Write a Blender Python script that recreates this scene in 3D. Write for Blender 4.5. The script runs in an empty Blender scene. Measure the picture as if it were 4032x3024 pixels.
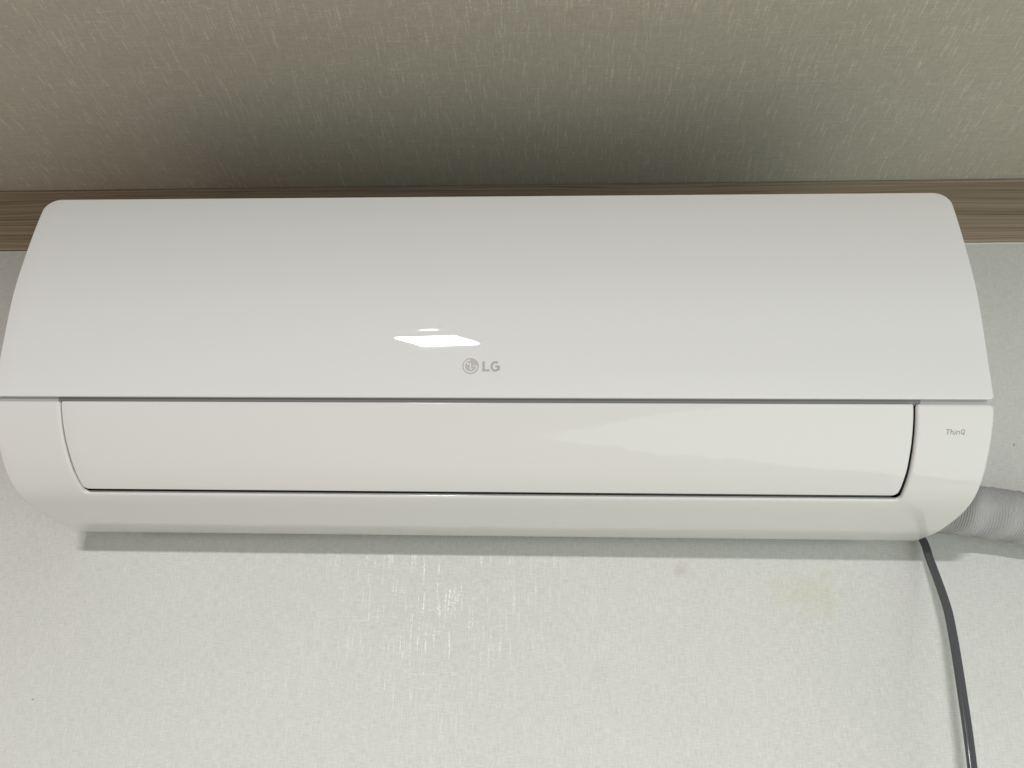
import bpy, bmesh, math, random
from mathutils import Vector, Matrix
random.seed(4)
scene = bpy.context.scene
COL = scene.collection

# ------------------------------------------------------------ camera
cam_data = bpy.data.cameras.new('camera')
cam = bpy.data.objects.new('camera', cam_data)
COL.objects.link(cam)
RGT = Vector((0.99913392, 0.03828476, 0.01629982))
UPV = Vector((0.00163054, -0.42744889, 0.90403805))
FWD = Vector((-0.04157822, 0.90322850, 0.42714111))
m = Matrix.Identity(4)
for i in range(3):
    m[i][0], m[i][1], m[i][2] = RGT[i], UPV[i], -FWD[i]
m[0][3], m[1][3], m[2][3] = 0.05449315, -0.77944832, -0.19403547
cam.matrix_world = m
cam_data.sensor_fit = 'HORIZONTAL'
cam_data.sensor_width = 36.0
cam_data.lens = 36.0 * 3082.097 / 4032.0
cam_data.clip_start = 0.02
cam_data.clip_end = 100
scene.camera = cam

# ------------------------------------------------------------ view
scene.view_settings.view_transform = 'Standard'
scene.view_settings.look = 'None'
scene.view_settings.exposure = 0.10
scene.view_settings.gamma = 1.0

# ------------------------------------------------------------ room light
world = bpy.data.worlds.new('World')
scene.world = world
world.use_nodes = True
wn, wl = world.node_tree.nodes, world.node_tree.links
bg = wn['Background']
tc = wn.new('ShaderNodeTexCoord')
# soft light of the room: (direction, tightness, colour); None is the even part
ROOM = [(None, 0, (0.014, 0.010, 0.009)),
        ((0.0, -0.05, -1.0), 4, (0.72, 0.59, 0.475)),
        ((-1.0, -0.45, -0.25), 3, (0.05, 0.02, 0.012)),
        ((0.0, -0.5, -1.0), 14, (0.12, 0.08, 0.05)),
        ((0.22, -1.0, -0.14), 30, (1.1, 1.1, 1.15))]
acc = None
for d_, k_, c_ in ROOM:
    if d_ is None:
        vm = wn.new('ShaderNodeCombineXYZ')
        for i in range(3): vm.inputs[i].default_value = c_[i]
        acc = vm.outputs[0]; continue
    dt = wn.new('ShaderNodeVectorMath'); dt.operation = 'DOT_PRODUCT'
    wl.new(tc.outputs['Generated'], dt.inputs[0]); dt.inputs[1].default_value = Vector(d_).normalized()
    mxn = wn.new('ShaderNodeMath'); mxn.operation = 'MAXIMUM'; mxn.inputs[1].default_value = 0
    wl.new(dt.outputs['Value'], mxn.inputs[0])
    pw = wn.new('ShaderNodeMath'); pw.operation = 'POWER'; pw.inputs[1].default_value = k_
    wl.new(mxn.outputs[0], pw.inputs[0])
    sc_ = wn.new('ShaderNodeVectorMath'); sc_.operation = 'SCALE'
    sc_.inputs[0].default_value = c_; wl.new(pw.outputs[0], sc_.inputs['Scale'])
    ad = wn.new('ShaderNodeVectorMath'); ad.operation = 'ADD'
    wl.new(acc, ad.inputs[0]); wl.new(sc_.outputs[0], ad.inputs[1]); acc = ad.outputs[0]
wl.new(acc, bg.inputs['Color'])
bg.inputs['Strength'].default_value = 1.0

def area(name, loc, target, sx, sy, power, color, rotz=None):
    d = bpy.data.lights.new(name, 'AREA')
    d.shape = 'RECTANGLE'; d.size = sx; d.size_y = sy
    d.energy = power; d.color = color
    o = bpy.data.objects.new(name, d)
    COL.objects.link(o)
    o.location = loc
    if target is None:
        o.rotation_euler = (0, 0, rotz or 0)
    else:
        v = Vector(target) - Vector(loc)
        o.rotation_euler = v.to_track_quat('-Z', 'Y').to_euler()
    return o

# the square panel lamp set in the ceiling, mirrored in the front panel
area('ceiling_panel_lamp', (-0.360, -2.520, 0.444), None, 0.242, 0.280, 142, (1.0, 0.966, 0.975), math.radians(15.0))
area('small_ceiling_light', (-0.338, -2.14, 0.444), None, 0.060, 0.016, 0.6, (1.0, 1.0, 1.0), math.radians(8.0))
# broad light from the lower right, fitted to the falloff; source unseen
area('lower_right_light', (1.42, -1.35, -1.35), (0.2, 0, 0.1), 2.4, 2.4, 26.0, (0.855, 1.0, 0.935))

# ------------------------------------------------------------ helpers
def mesh_obj(name, verts, faces, mat=None, parent=None, smooth=True, angle=None):
    me = bpy.data.meshes.new(name)
    me.from_pydata([tuple(v) for v in verts], [], faces)
    me.validate()
    bm = bmesh.new(); bm.from_mesh(me)
    bmesh.ops.remove_doubles(bm, verts=bm.verts, dist=1e-6)
    bmesh.ops.recalc_face_normals(bm, faces=bm.faces)
    bm.to_mesh(me); bm.free()
    if smooth:
        me.polygons.foreach_set('use_smooth', [True] * len(me.polygons))
    if angle:
        try: me.set_sharp_from_angle(angle=math.radians(angle))
        except Exception: pass
    if mat: me.materials.append(mat)
    o = bpy.data.objects.new(name, me)
    COL.objects.link(o)
    if parent: o.parent = parent
    return o

def tag(o, label=None, cat=None, kind=None):
    if label: o['label'] = label
    if cat: o['category'] = cat
    if kind: o['kind'] = kind
    return o

class NT:
    def __init__(self, name):
        self.m = bpy.data.materials.new(name); self.m.use_nodes = True
        self.n, self.l = self.m.node_tree.nodes, self.m.node_tree.links
        self.b = self.n['Principled BSDF']
    def new(self, t, **kw):
        x = self.n.new(t)
        for k, v in kw.items():
            if hasattr(x, k): setattr(x, k, v)
            else: x.inputs[k].default_value = v
        return x
    def link(self, a, b): self.l.new(a, b)
    def math(self, op, a, b=None, c=None):
        x = self.n.new('ShaderNodeMath'); x.operation = op
        for i, v in enumerate((a, b, c)):
            if v is None: continue
            if isinstance(v, (int, float)): x.inputs[i].default_value = v
            else: self.l.new(v, x.inputs[i])
        return x.outputs[0]
    def mix(self, fac, a, b, blend='MIX'):
        x = self.n.new('ShaderNodeMix'); x.data_type = 'RGBA'; x.blend_type = blend
        for i, v in ((0, fac), (6, a), (7, b)):
            if isinstance(v, (int, float)): x.inputs[i].default_value = v
            elif isinstance(v, tuple): x.inputs[i].default_value = v
            else: self.l.new(v, x.inputs[i])
        return x.outputs[2]
    def coords(self, scale, rot=(0, 0, 0), loc=(0, 0, 0)):
        t = self.n.new('ShaderNodeTexCoord'); mp = self.n.new('ShaderNodeMapping')
        mp.inputs['Scale'].default_value = scale; mp.inputs['Rotation'].default_value = rot
        mp.inputs['Location'].default_value = loc
        self.l.new(t.outputs['Object'], mp.inputs[0]); return mp.outputs[0]
    def noise(self, vec, scale=1.0, detail=2.0, rough=0.5):
        x = self.n.new('ShaderNodeTexNoise')
        x.inputs['Scale'].default_value = scale; x.inputs['Detail'].default_value = detail
        x.inputs['Roughness'].default_value = rough
        self.l.new(vec, x.inputs['Vector']); return x.outputs['Fac']
    def ramp(self, v, lo, hi):
        x = self.n.new('ShaderNodeMapRange'); x.interpolation_type = 'SMOOTHSTEP'
        x.inputs['From Min'].default_value = lo; x.inputs['From Max'].default_value = hi
        self.l.new(v, x.inputs['Value']); return x.outputs[0]
    def bump(self, h, strength, dist, normal=None):
        x = self.n.new('ShaderNodeBump')
        x.inputs['Strength'].default_value = strength; x.inputs['Distance'].default_value = dist
        self.l.new(h, x.inputs['Height'])
        if normal is not None: self.l.new(normal, x.inputs['Normal'])
        return x.outputs[0]

# ------------------------------------------------------------ materials
def wallpaper(name, base, slub, axis, slub_amt, gloss, lo=0.0):
    """embossed linen paper; threads run along x and along the other axis"""
    t = NT(name)
    if axis == 'z':
        A, B = (1, 1, 0.09), (0.09, 1, 1)
    else:
        A, B = (1, 0.09, 1), (0.09, 1, 1)
    def sc(v, k): return tuple(q * k for q in v)
    # fine crosshatch
    n1 = t.noise(t.coords(sc(A, 1250)), 1, 2.5)
    n2 = t.noise(t.coords(sc(B, 1250)), 1, 2.5)
    sel = t.ramp(t.noise(t.coords((420, 420, 420)), 1, 3), 0.12, 0.88)
    thread = t.n.new('ShaderNodeMix'); thread.data_type = 'FLOAT'
    t.link(sel, thread.inputs[0]); t.link(n1, thread.inputs[2]); t.link(n2, thread.inputs[3])
    th = thread.outputs[0]
    # slubs: thicker, longer yarns standing out of the weave
    s1 = t.noise(t.coords(sc((1, 1, 0.045) if axis == 'z' else (1, 0.065, 1), 560), loc=(3, 1, 7)), 1, 1.0)
    s2 = t.noise(t.coords(sc((0.05, 1, 1), 560), loc=(9, 5, 2)), 1, 1.0)
    brk = t.noise(t.coords((560, 560, 560), loc=(4, 4, 1)), 1, 1.0)
    s1 = t.math('MULTIPLY', t.ramp(s1, 0.61 - lo, 0.675 - lo), t.ramp(brk, 0.36, 0.58))
    s2 = t.math('MULTIPLY', t.ramp(s2, 0.63 - lo, 0.70 - lo), t.ramp(brk, 0.40, 0.60))
    s2 = t.math('MULTIPLY', s2, 0.7)
    sl = t.math('MAXIMUM', s1, s2)
    c0 = t.mix(t.ramp(th, 0.36, 0.64), tuple(q * 0.905 for q in base) + (1,), tuple(q * 1.07 for q in base) + (1,))
    big = t.noise(t.coords((3.1, 3.1, 3.1), loc=(1.3, 0.2, 4)), 1, 3)
    c0 = t.mix(t.ramp(big, 0.25, 0.75), c0, t.mix(1.0, c0, (0.955, 0.965, 0.96, 1), 'MULTIPLY'))
    c1 = t.mix(t.math('MULTIPLY', sl, slub_amt), c0, slub + (1,))
    h = t.math('ADD', t.math('MULTIPLY', th, t.math('SUBTRACT', 1.0, t.math('MULTIPLY', sl, 0.8))), t.math('MULTIPLY', sl, 0.55))
    t.link(t.bump(h, 0.55, 0.00035), t.b.inputs['Normal'])
    ro = t.math('SUBTRACT', 0.62, t.math('MULTIPLY', sl, gloss))
    t.link(ro, t.b.inputs['Roughness'])
    t.b.inputs['Specular IOR Level'].default_value = 0.35
    return t, c1

def spot(t, col, x, z, rx_, rz_, tint, amt, warp=0.4):
    """a stain of its own shape on the paper at x, z"""
    v = t.coords((1 / rx_, 0, 1 / rz_), loc=(-x / rx_, 0, -z / rz_))
    ln = t.n.new('ShaderNodeVectorMath'); ln.operation = 'LENGTH'
    t.link(v, ln.inputs[0])
    nz = t.noise(t.coords((90, 90, 90), loc=(x * 30, 0, z * 20)), 1, 3)
    d = t.math('ADD', ln.outputs['Value'], t.math('MULTIPLY', t.math('SUBTRACT', nz, 0.5), warp * 4))
    f = t.math('MULTIPLY', t.math('SUBTRACT', 1.0, t.ramp(d, 0.2, 1.1)), amt)
    return t.mix(f, col, t.mix(1.0, col, tint + (1,), 'MULTIPLY'))

tw, cw = wallpaper('wall_paper', (0.66, 0.66, 0.635), (0.76, 0.76, 0.73), 'z', 0.30, 0.31, 0.030)
cw = spot(tw, cw, 0.188, -0.028, 0.010, 0.009, (0.86, 0.82, 0.74), 0.65)
cw = spot(tw, cw, 0.307, -0.050, 0.045, 0.030, (0.96, 0.95, 0.85), 0.8, 0.6)
cw = spot(tw, cw, 0.105, -0.125, 0.012, 0.012, (0.94, 0.93, 0.91), 0.4)
cw = spot(tw, cw, 0.5405, 0.104, 0.0008, 0.0022, (0.25, 0.25, 0.22), 1.0, 0.05)
cw = spot(tw, cw, -0.43, -0.155, 0.0009, 0.0012, (0.35, 0.33, 0.3), 1.0, 0.05)
tw.link(cw, tw.b.inputs['Base Color'])
M_WALL = tw.m
tcl, cc = wallpaper('ceiling_paper', (0.470, 0.442, 0.382), (0.70, 0.68, 0.60), 'y', 0.5, 0.15)
tcl.link(cc, tcl.b.inputs['Base Color'])
M_CEIL = tcl.m

def plastic(name, base, peel=0.0, cr=0.012):
    t = NT(name)
    t.b.inputs['Base Color'].default_value = base + (1,)
    t.b.inputs['Roughness'].default_value = 0.5
    t.b.inputs['Specular IOR Level'].default_value = 0.08
    t.b.inputs['Coat Weight'].default_value = 0.7
    t.b.inputs['Coat Roughness'].default_value = cr
    t.b.inputs['Coat IOR'].default_value = 1.5
    n = t.noise(t.coords((14, 26, 26)), 1, 3)
    bn = t.bump(n, 1.0 * peel, 0.003)
    t.link(bn, t.b.inputs['Coat Normal'])
    return t.m
M_PANEL = plastic('gloss_white_panel', (0.785, 0.785, 0.787), 0.0, 0.012)
M_BODY = plastic('gloss_white_casing', (0.742, 0.735, 0.722), 0.25, 0.07)
M_FLAP = plastic('gloss_white_flap', (0.752, 0.746, 0.735), 0.25, 0.07)

t = NT('matte_white_inner'); t.b.inputs['Base Color'].default_value = (0.55, 0.55, 0.54, 1); t.b.inputs['Roughness'].default_value = 0.5
M_INNER = t.m
t = NT('dark_outlet'); t.b.inputs['Base Color'].default_value = (0.012, 0.012, 0.014, 1); t.b.inputs['Roughness'].default_value = 0.45
M_DARK = t.m
t = NT('grey_trough'); t.b.inputs['Base Color'].default_value = (0.035, 0.035, 0.037, 1); t.b.inputs['Roughness'].default_value = 0.3
M_TROUGH = t.m
t = NT('grey_groove'); t.b.inputs['Base Color'].default_value = (0.22, 0.22, 0.215, 1); t.b.inputs['Roughness'].default_value = 0.4
M_GROOVE = t.m
t = NT('grey_print'); t.b.inputs['Base Color'].default_value = (0.23, 0.228, 0.225, 1); t.b.inputs['Roughness'].default_value = 0.35
M_PRINT = t.m
t = NT('warm_grey_print'); t.b.inputs['Base Color'].default_value = (0.27, 0.26, 0.255, 1); t.b.inputs['Roughness'].default_value = 0.35
M_PRINT2 = t.m
t = NT('pale_print'); t.b.inputs['Base Color'].default_value = (0.60, 0.595, 0.58, 1); t.b.inputs['Roughness'].default_value = 0.35
M_PALE = t.m
t = NT('sealant'); t.b.inputs['Base Color'].default_value = (0.70, 0.72, 0.66, 1); t.b.inputs['Roughness'].default_value = 0.45
M_SEAL = t.m

# wood grain laminate
t = NT('oak_laminate')
warp = t.noise(t.coords((2.5, 20, 20)), 1, 2)
mp = t.coords((1.8, 420, 420))
vm = t.n.new('ShaderNodeVectorMath'); vm.operation = 'ADD'
cx = t.n.new('ShaderNodeCombineXYZ'); t.link(t.math('MULTIPLY', warp, 9.0), cx.inputs[2])
t.link(mp, vm.inputs[0]); t.link(cx.outputs[0], vm.inputs[1])
g1 = t.noise(vm.outputs[0], 1, 3, 0.6)
mp2 = t.coords((12, 1500, 1500))
g2 = t.noise(mp2, 1, 2, 0.6)
g = t.math('ADD', t.math('MULTIPLY', g1, 0.7), t.math('MULTIPLY', g2, 0.3))
cr = t.n.new('ShaderNodeValToRGB'); t.link(g, cr.inputs[0])
el = cr.color_ramp.elements
el[0].position = 0.33; el[0].color = (0.140, 0.102, 0.070, 1)
el[1].position = 0.68; el[1].color = (0.43, 0.345, 0.255, 1)
q = cr.color_ramp.elements.new(0.48); q.color = (0.300, 0.232, 0.166, 1)
t.link(cr.outputs[0], t.b.inputs['Base Color'])
t.b.inputs['Roughness'].default_value = 0.5
t.link(t.bump(g, 0.3, 0.0003), t.b.inputs['Normal'])
M_WOOD = t.m

t = NT('grey_rubber_cord')
t.b.inputs['Base Color'].default_value = (0.080, 0.086, 0.092, 1)
t.b.inputs['Roughness'].default_value = 0.22
t.link(t.bump(t.noise(t.coords((160, 160, 60)), 1, 3), 0.25, 0.0006), t.b.inputs['Normal'])
M_CORD = t.m
t = NT('grey_wrapping_tape')
n = t.noise(t.coords((60, 60, 60)), 1, 3)
t.link(t.mix(n, (0.33, 0.33, 0.335, 1), (0.43, 0.43, 0.44, 1)), t.b.inputs['Base Color'])
t.b.inputs['Roughness'].default_value = 0.42
M_TAPE = t.m

# ------------------------------------------------------------ setting
def sheet(name, x0, x1, y0, y1, z0, z1, mat):
    v = [(x, y, z) for x in (x0, x1) for y in (y0, y1) for z in (z0, z1)]
    f = [(0, 1, 3, 2), (4, 6, 7, 5), (0, 4, 5, 1), (2, 3, 7, 6), (0, 2, 6, 4), (1, 5, 7, 3)]
    return mesh_obj(name, v, f, mat, smooth=False)
tag(sheet('wall', -2.2, 2.2, 0.0, 0.1, -1.9, 0.4476, M_WALL), kind='structure')
tag(sheet('ceiling', -2.2, 2.2, -3.4, 0.1, 0.4476, 0.55, M_CEIL), kind='structure')

# oak strip between wall and ceiling: shallow moulded section swept along x
TP = [(0.0, 0.3568), (-0.0032, 0.3568), (-0.0040, 0.3576), (-0.0040, 0.4405), (-0.0034, 0.4412),
      (-0.0034, 0.4436), (-0.0046, 0.4442), (-0.0046, 0.4462), (-0.0038, 0.4468), (0.0, 0.4468)]
vs, fs = [], []
XS = [-2.2 + 4.4 * i / 40 for i in range(41)]
for x in XS:
    for (y, z) in TP: vs.append((x, y, z))
n = len(TP)
for i in range(40):
    for j in range(n - 1):
        a = i * n + j; fs.append((a, a + 1, a + n + 1, a + n))
trim = mesh_obj('oak_trim', vs, fs, M_WOOD, smooth=False)
tag(trim, 'brown oak grain trim strip running between the wall and the ceiling', 'trim')
# uneven pale sealant line under the strip
vs, fs = [], []
N = 500
for i in range(N + 1):
    x = -2.2 + 4.4 * i / N
    hgt = 0.0016 + 0.0003 * math.sin(x * 37) + 0.0002 * math.sin(x * 91 + 1)
    for k, (dy, dz) in enumerate(((-0.0001, 0), (-0.0009, 0), (-0.0007, -hgt * 0.6), (-0.0001, -hgt))):
        vs.append((x, dy, 0.3567 + dz))
for i in range(N):
    for k in range(3):
        a = i * 4 + k; fs.append((a, a + 1, a + 5, a + 4))
mesh_obj('sealant_bead', vs, fs, M_SEAL, trim)

# ------------------------------------------------------------ air conditioner
PROF = [(-.1990, .2735), (-.2014, .250), (-.2027, .217), (-.2027, .185), (-.2004, .155), (-.1925, .110),
        (-.1890, .090), (-.1870, .0785), (-.1855, .072), (-.182, .0637), (-.1728, .0497), (-.157, .032),
        (-.1425, .0195), (-.125, .0095), (-.103, .0033), (-.072, .0003), (-.050, -.0005), (-.030, .0008), (-.008, .0024)]
def catmull(P, n):
    out = []
    Q = [tuple(2 * a - b for a, b in zip(P[0], P[1]))] + P + [tuple(2 * a - b for a, b in zip(P[-1], P[-2]))]
    for i in range(1, len(Q) - 2):
        p0, p1, p2, p3 = Q[i - 1:i + 3]
        for k in range(n):
            t_ = k / n
            out.append(tuple(.5 * (2 * b + (-a + c) * t_ + (2 * a - 5 * b + 4 * c - d) * t_ ** 2 + (-a + 3 * b - 3 * c + d) * t_ ** 3)
                             for a, b, c, d in zip(p0, p1, p2, p3)))
    out.append(P[-1]); return out
DP = catmull(PROF, 24)
# even out small wiggles of curvature (glossy surface)
for _ in range(60):
    DP = [DP[0]] + [tuple((DP[i - 1][k] + 2 * DP[i][k] + DP[i + 1][k]) / 4 for k in range(2)) for i in range(1, len(DP) - 1)] + [DP[-1]]
SS = [0.0]
for i in range(1, len(DP)): SS.append(SS[-1] + math.dist(DP[i], DP[i - 1]))
STOT = SS[-1]
def at_s(s):
    if s <= 0: i = 0
    elif s >= STOT: i = len(DP) - 2
    else:
        lo, hi = 0, len(SS) - 1
        while hi - lo > 1:
            md = (lo + hi) // 2
            if SS[md] <= s: lo = md
            else: hi = md
        i = lo
    u = (s - SS[i]) / (SS[i + 1] - SS[i])
    return tuple(DP[i][k] + u * (DP[i + 1][k] - DP[i][k]) for k in range(2))
def nrm(s):
    a, b = at_s(max(s - .003, 0)), at_s(min(s + .003, STOT))
    ty, tz = b[0] - a[0], b[1] - a[1]; l = math.hypot(ty, tz)
    return (tz / l, -ty / l)          # outward: -y on the front, -z below
def SP(x, s, d=0.0):
    """point on the casing skin at x, arc length s, d below the skin (negative: proud)"""
    y, z = at_s(s); ny, nz = nrm(s)
    return (x, y - ny * d, z - nz * d)

unit = bpy.data.objects.new('air_conditioner', None); COL.objects.link(unit)
unit.location = (0, 0, 0)
unit.rotation_euler = (0, 0.0045, 0)
tag(unit, 'glossy white wall mounted air conditioner below the oak trim, its flap closed', 'air conditioner')

def rows(s0, s1, R0, R1, step=.0035):
    """s values, dense in the rounded corner zones"""
    out = []
    if R0: out += [s0 + R0 * (1 - math.cos(math.pi / 2 * k / 10)) for k in range(10)]
    a, b = s0 + R0, s1 - R1
    n_ = max(1, int((b - a) / step))
    out += [a + (b - a) * k / n_ for k in range(n_ + 1)]
    if R1: out += [b + R1 * math.sin(math.pi / 2 * k / 10) for k in range(1, 11)]
    return out
def inset_round(s, s0, s1, R0, R1):
    if R0 and s < s0 + R0: q_ = s0 + R0 - s; return R0 - math.sqrt(max(0, R0 * R0 - q_ * q_))
    if R1 and s > s1 - R1: q_ = s - (s1 - R1); return R1 - math.sqrt(max(0, R1 * R1 - q_ * q_))
    return 0.0
def rim(verts, faces, loop, r, depth, steps=5, extra=None):
    """roll the closed boundary loop (list of (x, s, vertex index)) over with radius r and run it in to depth"""
    n_ = len(loop)
    dirs = []
    for i in range(n_):
        x0, s0, _ = loop[i - 1]; x1, s1, _ = loop[(i + 1) % n_]; xc, sc_, _ = loop[i]
        def nn(ax, as_, bx, bs):
            dx, ds = bx - ax, bs - as_; l = math.hypot(dx, ds)
            return (ds / l, -dx / l) if l > 1e-9 else None
        a_, b_ = nn(x0, s0, xc, sc_), nn(xc, sc_, x1, s1)
        a_ = a_ or b_ or (0, 0); b_ = b_ or a_
        vx, vs_ = a_[0] + b_[0], a_[1] + b_[1]; l = math.hypot(vx, vs_) or 1
        vx, vs_ = vx / l, vs_ / l
        k = 1 / max(0.5, vx * a_[0] + vs_ * a_[1])
        dirs.append((vx * k, vs_ * k))
    area2 = sum(loop[i][0] * loop[(i + 1) % n_][1] - loop[(i + 1) % n_][0] * loop[i][1] for i in range(n_))
    sg = 1 if area2 > 0 else -1
    prev = [v[2] for v in loop]
    lev = [(r * math.sin(math.pi / 2 * k / steps), r * (1 - math.cos(math.pi / 2 * k / steps))) for k in range(1, steps + 1)]
    lev.append((r, depth))
    for (off, dp) in lev:
        cur = []
        for (x, s, _), (dx, ds) in zip(loop, dirs):
            verts.append(SP(x + sg * dx * off, s + sg * ds * off, dp)); cur.append(len(verts) - 1)
        for i in range(n_):
            j = (i + 1) % n_
            faces.append((prev[i], prev[j], cur[j], cur[i]))
        prev = cur
    return prev

def slab(name, xa, xb, s0, s1, R0, R1, r, depth, mat, ncol=60, step=.0035):
    """rounded plate lying in the skin; xa, xb are functions of s"""
    verts, faces = [], []
    S0, S1 = s0 + r, s1 - r
    R0i, R1i = max(R0 - r, 1e-4), max(R1 - r, 1e-4)
    rs = rows(S0, S1, R0i, R1i, step)
    idx = []
    for s in rs:
        q_ = inset_round(s, S0, S1, R0i, R1i)
        a_, b_ = xa(s) + r + q_, xb(s) - r - q_
        row = []
        for c in range(ncol + 1):
            verts.append(SP(a_ + (b_ - a_) * c / ncol, s)); row.append((a_ + (b_ - a_) * c / ncol, s, len(verts) - 1))
        idx.append(row)
    for i in range(len(rs) - 1):
        for c in range(ncol):
            faces.append((idx[i][c][2], idx[i][c + 1][2], idx[i + 1][c + 1][2], idx[i + 1][c][2]))
    loop = [row for row in idx[0]] + [idx[i][-1] for i in range(1, len(rs))] + list(reversed(idx[-1]))[1:] + [idx[i][0] for i in range(len(rs) - 2, 0, -1)]
    last = rim(verts, faces, loop, r, depth)
    # back of the plate
    cidx = []
    back = [verts[k] for k in last]
    for k in range(len(back)): pass
    top = last[:ncol + 1]
    nR = len(rs)
    right = last[ncol:ncol + nR]
    bot = list(reversed(last[ncol + nR - 1:2 * ncol + nR]))
    left = [last[0]] + list(reversed(last[2 * ncol + nR - 1:]))
    for i in range(nR - 1):
        if i < len(left) - 1 and i < len(right) - 1:
            faces.append((left[i], left[i + 1], right[i + 1], right[i]))
    return mesh_obj(name, verts, faces, mat, unit, True, 50)

HW = 0.4185
# upper front panel
panel = slab('front_panel', lambda s: -HW - 0.0004, lambda s: HW, 0.0, 0.2010, 0.0145, 0.0032, 0.0011, 0.0042, M_PANEL, step=.0012)

# flap
def lerp_tab(tab):
    def f(s):
        if s <= tab[0][0]: return tab[0][1]
        for (a, va), (b, vb) in zip(tab, tab[1:]):
            if s <= b: return va + (vb - va) * (s - a) / (b - a)
        return tab[-1][1]
    return f
flapL = lerp_tab([(.205, -.3577), (.240, -.3570), (.270, -.3552), (.291, -.3535)])
flapR = lerp_tab([(.205, .3540), (.240, .3548), (.262, .3547), (.282, .3536), (.291, .3525)])
openL = lerp_tab([(.205, -.3588), (.240, -.3586), (.270, -.3572), (.296, -.3552)])
openR = lerp_tab([(.205, .3564), (.245, .3576), (.270, .3577), (.296, .3570)])
flap = slab('air_flap', flapL, flapR, 0.2052, 0.2896, 0.0014, 0.0050, 0.0009, 0.0055, M_FLAP)

# lower casing: U-shaped skin round the outlet, continued under the unit
def casing():
    verts, faces = [], []
    r = 0.0022; s0 = 0.2050 + r; lip = 0.2955 + r; RC = 0.0062
    send = STOT - 0.001
    K = 14; MID = 60
    up = rows(s0, lip, 0.0022, RC, .003)
    # the top outer corner is rounded, the inner corner of the outlet is rounded at the lip
    L, Rr = [], []
    for s in up:
        qo = inset_round(s, s0, 9, 0.0022, 0)
        qi = inset_round(s, -9, lip, 0, RC)
        qt = inset_round(s, s0, 9, 0.0022, 0) * 0.4
        a_, b_ = -HW + r + qo, openL(s) - r + qi - qt
        c_, d_ = openR(s) + r - qi + qt, HW - r - qo
        L.append([(a_ + (b_ - a_) * k / K, s) for k in range(K + 1)])
        Rr.append([(c_ + (d_ - c_) * k / K, s) for k in range(K + 1)])
    Lx = [p[0] for p in L[-1]]; Rx = [p[0] for p in Rr[-1]]
    Mx = [Lx[-1] + (Rx[0] - Lx[-1]) * k / MID for k in range(1, MID)]
    full = Lx + Mx + Rx
    def add(row):
        o_ = []
        for x, s in row: verts.append(SP(x, s)); o_.append((x, s, len(verts) - 1))
        return o_
    Li = [add(rw) for rw in L]; Ri = [add(rw) for rw in Rr]
    mid_first = add([(x, lip) for x in Mx])
    rowL = Li[-1] + mid_first + Ri[-1]
    n_ = int((send - lip) / .0025)
    rowsF = [rowL]
    for i in range(1, n_ + 1):
        s = lip + (send - lip) * i / n_
        rowsF.append(add([(x, s) for x in full]))
    def q(a_, b_):
        for c in range(len(a_) - 1): faces.append((a_[c][2], a_[c + 1][2], b_[c + 1][2], b_[c][2]))
    for i in range(len(Li) - 1): q(Li[i], Li[i + 1]); q(Ri[i], Ri[i + 1])
    for i in range(len(rowsF) - 1): q(rowsF[i], rowsF[i + 1])
    loop = list(Li[0])                                   # left top edge
    loop += [Li[i][-1] for i in range(1, len(Li))]       # down the inner left edge
    loop += mid_first
    loop += [Ri[i][0] for i in range(len(Ri) - 1, -1, -1)]
    loop += Ri[0][1:]
    loop += [Ri[i][-1] for i in range(1, len(Ri))]
    loop += [rowsF[i][-1] for i in range(1, len(rowsF))]
    loop += list(reversed(rowsF[-1]))[1:]
    loop += [rowsF[i][0] for i in range(len(rowsF) - 2, 0, -1)]
    loop += [Li[i][0] for i in range(len(Li) - 1, 0, -1)]
    rim(verts, faces, loop, r, 0.0030)
    return mesh_obj('casing', verts, faces, M_BODY, unit, True, 50)
casing()

# chassis behind the skins
def core(name, x0, x1, inset_of, mat, s_from, s_to, back, step=.004):
    pts = []
    n_ = int((s_to - s_from) / step)
    for i in range(n_ + 1):
        s = s_from + (s_to - s_from) * i / n_
        _, y, z = SP(0, s, inset_of(s)); pts.append((y, z))
    pts += back
    verts = [(x0, y, z) for y, z in pts] + [(x1, y, z) for y, z in pts]
    k = len(pts)
    faces = [(i, (i + 1) % k, k + (i + 1) % k, k + i) for i in range(k)]
    faces += [tuple(range(k)), tuple(reversed(range(k, 2 * k)))]
    return mesh_obj(name, verts, faces, mat, unit, False)
back_full = [(-0.0015, 0.006), (-0.0015, 0.262)]
core('side_chassis', -HW + 0.0035, -0.3625, lambda s: 0.0046, M_INNER, 0.008, STOT - .004, back_full)
core('side_chassis', 0.3605, HW - 0.0035, lambda s: 0.0046, M_INNER, 0.008, STOT - .004, back_full)
def mid_inset(s):
    if s < 0.198: return 0.0046
    if s < 0.306: return 0.020
    return 0.006
core('outlet_chassis', -0.3624, 0.3604, mid_inset, M_DARK, 0.16, STOT - .004, [(-0.0018, 0.008), (-0.0018, 0.09)])
core('top_chassis', -0.3624, 0.3604, lambda s: 0.0046, M_INNER, 0.008, 0.159, [(-0.0015, 0.112), (-0.0015, 0.262)])
# grille bars on the top of the chassis (air intake)
vs, fs = [], []
k = 0
for i in range(70):
    x = -0.355 + 0.71 * i / 69
    b = len(vs)
    for dx in (-.0012, .0012):
        for (y, z) in ((-0.185, 0.2619), (-0.185, 0.2645), (-0.02, 0.2645), (-0.02, 0.2619)):
            vs.append((x + dx, y, z))
    for j in range(4): fs.append((b + j, b + (j + 1) % 4, b + 4 + (j + 1) % 4, b + 4 + j))
    fs.append((b, b + 1, b + 2, b + 3)); fs.append((b + 7, b + 6, b + 5, b + 4))
tag(mesh_obj('intake_grille', vs, fs, M_INNER, unit, False), kind='stuff')
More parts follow.
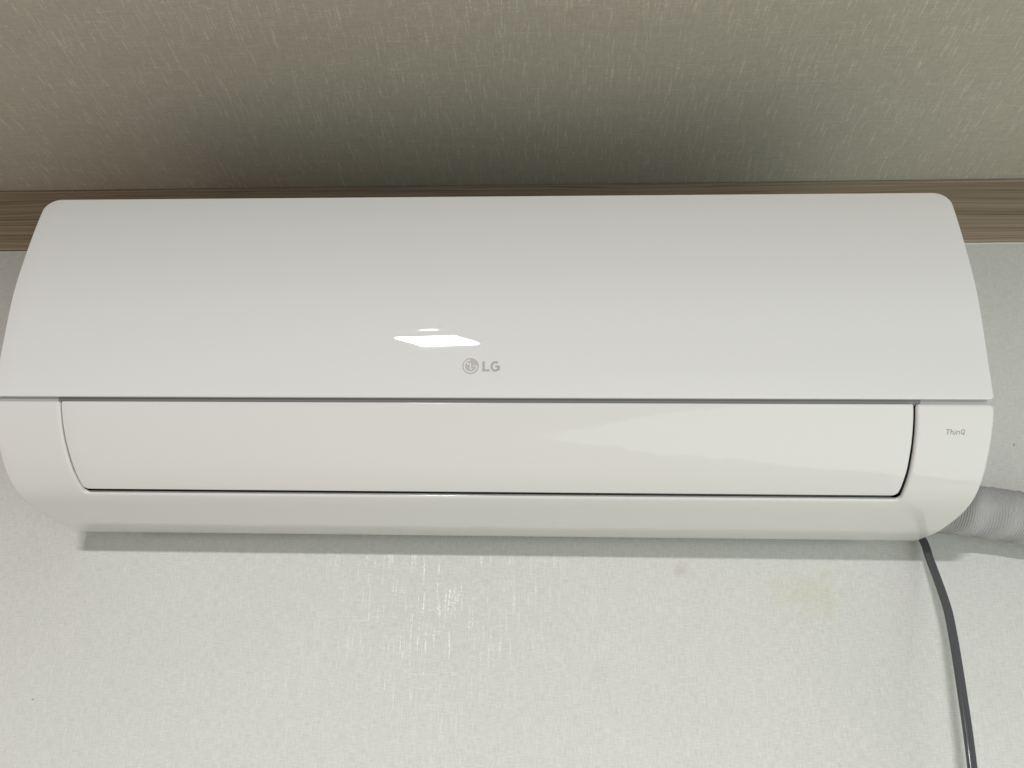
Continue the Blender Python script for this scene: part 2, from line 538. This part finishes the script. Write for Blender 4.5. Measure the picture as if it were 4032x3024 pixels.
# grey trough floor seen in the slit under the flap
vs, fs = [], []
for i in range(41):
    x = -0.352 + 0.703 * i / 40
    for (s, d) in ((.2880, .0090), (.2920, .0075), (.2950, .0055), (.2968, .0040)):
        vs.append(SP(x, s, d))
for i in range(40):
    for j in range(3): a = i * 4 + j; fs.append((a, a + 1, a + 5, a + 4))
mesh_obj('outlet_sill', vs, fs, M_TROUGH, unit)
# recessed strip in the groove over the flap
vs, fs = [], []
for i in range(41):
    x = -0.3630 + 0.7245 * i / 40
    for (s, d) in ((.1985, .0044), (.2030, .0042), (.2065, .0050)):
        vs.append(SP(x, s, d))
for i in range(40):
    for j in range(2): a = i * 3 + j; fs.append((a, a + 1, a + 4, a + 3))
mesh_obj('groove_strip', vs, fs, M_GROOVE, unit)

# black side walls of the outlet
for xl in (-0.3600, 0.3580):
    vs, fs = [], []
    for i in range(31):
        s = .2070 + .095 * i / 30
        vs += [SP(xl, s, 0.0031), SP(xl, s, 0.024), SP(xl + (0.0022 if xl > 0 else -0.0022), s, 0.024), SP(xl + (0.0022 if xl > 0 else -0.0022), s, 0.0031)]
    for i in range(30):
        for j in range(4):
            a = i * 4; fs.append((a + j, a + (j + 1) % 4, a + 4 + (j + 1) % 4, a + 4 + j))
    mesh_obj('outlet_liner', vs, fs, M_DARK, unit)

# ---- print on the skins
def poly_on_skin(name, polys, mat, lift, s_c, x_c):
    """polys: lists of (dx, up) in metres round x_c, s_c, triangulated strips [(a,b,c,d)...]"""
    vs, fs = [], []
    for quad in polys:
        b = len(vs)
        for (dx, up) in quad: vs.append(SP(x_c + dx, s_c - up, -lift))
        fs.append(tuple(range(b, b + len(quad))))
    o = mesh_obj(name, vs, fs, mat, unit, False)
    return o
def stroke(pts, w):
    """constant-width stroke through pts with mitred joints"""
    L_, R_ = [], []
    for i, p in enumerate(pts):
        a_ = pts[max(i - 1, 0)]; b_ = pts[min(i + 1, len(pts) - 1)]
        d1 = (p[0] - a_[0], p[1] - a_[1]); d2 = (b_[0] - p[0], b_[1] - p[1])
        if i == 0: d1 = d2
        if i == len(pts) - 1: d2 = d1
        l1, l2 = math.hypot(*d1), math.hypot(*d2)
        n1 = (-d1[1] / l1, d1[0] / l1); n2 = (-d2[1] / l2, d2[0] / l2)
        v = (n1[0] + n2[0], n1[1] + n2[1]); l = math.hypot(*v); v = (v[0] / l, v[1] / l)
        k_ = w / 2 / max(.4, v[0] * n1[0] + v[1] * n1[1])
        L_.append((p[0] + v[0] * k_, p[1] + v[1] * k_)); R_.append((p[0] - v[0] * k_, p[1] - v[1] * k_))
    return [(L_[i], L_[i + 1], R_[i + 1], R_[i]) for i in range(len(pts) - 1)]
def arc(cx_, cy_, rx_, ry_, a0, a1, n_=28):
    return [(cx_ + rx_ * math.cos(math.radians(a0 + (a1 - a0) * i / n_)), cy_ + ry_ * math.sin(math.radians(a0 + (a1 - a0) * i / n_))) for i in range(n_ + 1)]
R_E = 0.00705
ex, es = -0.0083, 0.1735
ring = arc(0, 0, 1, 1, 0, 360, 48)
disc = []
for i in range(48):
    for (r0, r1) in ((0, .5), (.5, 1)):
        a_, b_ = ring[i], ring[i + 1]
        q = [(a_[0] * R_E * r1, a_[1] * R_E * r1), (b_[0] * R_E * r1, b_[1] * R_E * r1)]
        if r0: q += [(b_[0] * R_E * r0, b_[1] * R_E * r0), (a_[0] * R_E * r0, a_[1] * R_E * r0)]
        else: q += [(0, 0)]
        disc.append(q)
emblem = poly_on_skin('logo_emblem', disc, M_PRINT2, 0.00010, es, ex)
mm = 0.001
marks = []
marks += stroke([(4.9 * mm, 0.0), (2.0 * mm, 0.0)], 0.62 * mm)                                 # bar
marks += stroke(arc(0, 0, 5.35 * mm, 5.35 * mm, 3, -262, 60), 0.85 * mm)                        # ring
marks += stroke([(-0.15 * mm, 2.7 * mm), (-0.15 * mm, -2.75 * mm), (1.55 * mm, -2.75 * mm)], 0.72 * mm)
eye = arc(-2.2 * mm, 2.1 * mm, 0.85 * mm, 0.85 * mm, 0, 360, 20)
marks.append(eye[:-1])
em2 = poly_on_skin('emblem_mark', marks, M_PALE, 0.00018, es, ex)
em2.parent = emblem
# letters L, G
LW = []
Lx0, Lx1, Lt, Lb = 1.7 * mm, 8.1 * mm, 4.4 * mm, -4.4 * mm
LW += [[(Lx0, Lt), (Lx0 + 2.15 * mm, Lt), (Lx0 + 2.15 * mm, Lb + 1.7 * mm), (Lx0, Lb + 1.7 * mm)],
       [(Lx0, Lb + 1.7 * mm), (Lx1, Lb + 1.7 * mm), (Lx1, Lb), (Lx0, Lb)]]
G = arc(12.6 * mm, 0.0, 3.15 * mm, 3.72 * mm, 52, 328, 36)
LW += stroke(G + [(15.45 * mm, -2.1 * mm), (15.45 * mm, -0.05 * mm)], 1.85 * mm)
LW += [[(12.6 * mm, 0.65 * mm), (16.38 * mm, 0.65 * mm), (16.38 * mm, -0.95 * mm), (12.6 * mm, -0.95 * mm)]]
poly_on_skin('logo_lettering', LW, M_PRINT, 0.00010, 0.1738, 0.0)
# ThinQ
def tx(px, py): return ((px - 645) / 383 * 15.1 * mm, -(py - 305) / 103 * 4.3 * mm)
TQ = []
w = 0.50 * mm
TQ += stroke([tx(643, 311), tx(727, 311)], w) + stroke([tx(690, 311), tx(678, 408)], w * 1.2)
TQ += stroke([tx(748, 303), tx(742, 408)], w) + stroke([tx(745, 362), tx(758, 348), tx(776, 344), tx(790, 352), tx(793, 368), tx(790, 408)], w)
TQ += stroke([tx(836, 345), tx(830, 390), tx(824, 404), tx(810, 410)], w) + stroke([tx(832, 318), tx(840, 330)], w)
TQ += stroke([tx(868, 342), tx(862, 408)], w) + stroke([tx(867, 358), tx(880, 345), tx(898, 341), tx(912, 350), tx(916, 366), tx(912, 408)], w)
q_ = arc(0, 0, 1, 1, 0, 360, 28)
TQ += stroke([tx(986 + 34 * a_, 354 - 46 * b_) for a_, b_ in q_], w * 1.05) + stroke([tx(988, 378), tx(1018, 414)], w)
poly_on_skin('side_lettering', TQ, M_PRINT, 0.00010, 0.2257, 0.3809)

# ------------------------------------------------------------ power cord
def sweep(name, pts, section, mat, per=10, frame=Vector((1, 0, 0)), radial=None):
    P = catmull(pts, per)
    P = [Vector(p) for p in P]
    k = len(section); vs, fs = [], []
    L_ = 0
    for i, p in enumerate(P):
        if i: L_ += (p - P[i - 1]).length
        tdir = (P[min(i + 1, len(P) - 1)] - P[max(i - 1, 0)]).normalized()
        u = (frame - frame.dot(tdir) * tdir).normalized(); v = tdir.cross(u)
        for j, (a_, b_) in enumerate(section):
            r_ = radial(L_, j / k * 2 * math.pi) if radial else 1.0
            vs.append(p + u * a_ * r_ + v * b_ * r_)
    for i in range(len(P) - 1):
        for j in range(k):
            a_ = i * k + j; b_ = i * k + (j + 1) % k
            fs.append((a_, b_, b_ + k, a_ + k))
    fs.append(tuple(range(k))); fs.append(tuple(reversed(range(len(vs) - k, len(vs)))))
    return mesh_obj(name, vs, fs, mat, None, True, 60)
sec = []
for i in range(40):                       # flat twin cord: two lobes with a shallow groove
    th = 2 * math.pi * i / 40
    a_ = 0.0040 * math.copysign(abs(math.cos(th)) ** 0.85, math.cos(th))
    b_ = 0.0027 * math.copysign(abs(math.sin(th)) ** 0.8, math.sin(th))
    b_ *= 1 - 0.22 * math.exp(-(a_ / 0.0009) ** 2)
    sec.append((a_, b_))
cpts = [(0.386, -0.005, 0.060), (0.404, -0.006, 0.034), (0.4165, -0.008, 0.014), (0.4221, -0.012, -0.0011), (0.4212, -0.019, -0.0208),
        (0.4200, -0.028, -0.0422), (0.4182, -0.036, -0.0593), (0.4164, -0.042, -0.0748), (0.4125, -0.049, -0.0962),
        (0.4086, -0.055, -0.1167), (0.4039, -0.061, -0.1446), (0.4002, -0.065, -0.1699), (0.3962, -0.068, -0.1979),
        (0.389, -0.070, -0.26), (0.380, -0.066, -0.36), (0.370, -0.045, -0.60), (0.365, -0.020, -1.0)]
cord = sweep('power_cord', cpts, sec, M_CORD, 12, Vector((1, 0.25, 0)))
tag(cord, 'dark grey power cord hanging down the wall from the right end of the air conditioner', 'cord')

# ------------------------------------------------------------ wrapped pipe
NS = 96
sec = [(math.cos(2 * math.pi * i / NS) * 0.0243, math.sin(2 * math.pi * i / NS) * 0.0243) for i in range(NS)]
folds = [(random.uniform(0.02, 0.9), random.uniform(0, 6.28), random.uniform(.35, .9), random.uniform(0.0004, 0.0011), random.uniform(-.02, .02)) for _ in range(90)]
def rad(L_, th):
    ph = L_ / 0.0024 * 2 * math.pi + 2.2 * math.sin(th + 0.6) + 1.6 * math.sin(L_ * 95 + th) + 0.8 * math.sin(3 * th)
    r_ = 1 + 0.016 * math.sin(ph) * (0.7 + 0.3 * math.sin(L_ * 210 + 2 * th))
    r_ += 0.018 * math.sin(L_ * 33 + 1.5 * math.sin(th)) + 0.012 * math.sin(2 * th + L_ * 60)
    # lapped edges of the tape, spiralling
    q = (L_ + 0.0040 * th) / 0.025
    f_ = q - math.floor(q)
    r_ += 0.016 * (f_ if f_ < .94 else (1 - f_) / .06 * .94)
    for (l0, t0, wd, amp, sk) in folds:
        dt = (th - t0 + math.pi) % (2 * math.pi) - math.pi
        if abs(dt) < wd:
            d = (L_ - l0 - sk * dt) / 0.0011
            if abs(d) < 3: r_ += amp / 0.0243 * math.exp(-d * d) * (1 - (dt / wd) ** 2) * (1 if l0 * 1e4 % 2 > 1 else -1)
    return r_
ppts = [(0.398, -0.040, 0.0300), (0.43, -0.038, 0.0265), (0.47, -0.037, 0.0217), (0.50, -0.036, 0.0172), (0.54, -0.035, 0.0108), (0.60, -0.035, 0.000),
        (0.70, -0.034, -0.020), (0.85, -0.034, -0.055), (1.05, -0.034, -0.11)]
pipe = sweep('wrapped_pipe', ppts, sec, M_TAPE, 190, Vector((0, 0, 1)), rad)
tag(pipe, 'refrigerant pipe bundle wrapped in wrinkled grey tape leaving behind the unit to the right', 'pipe')
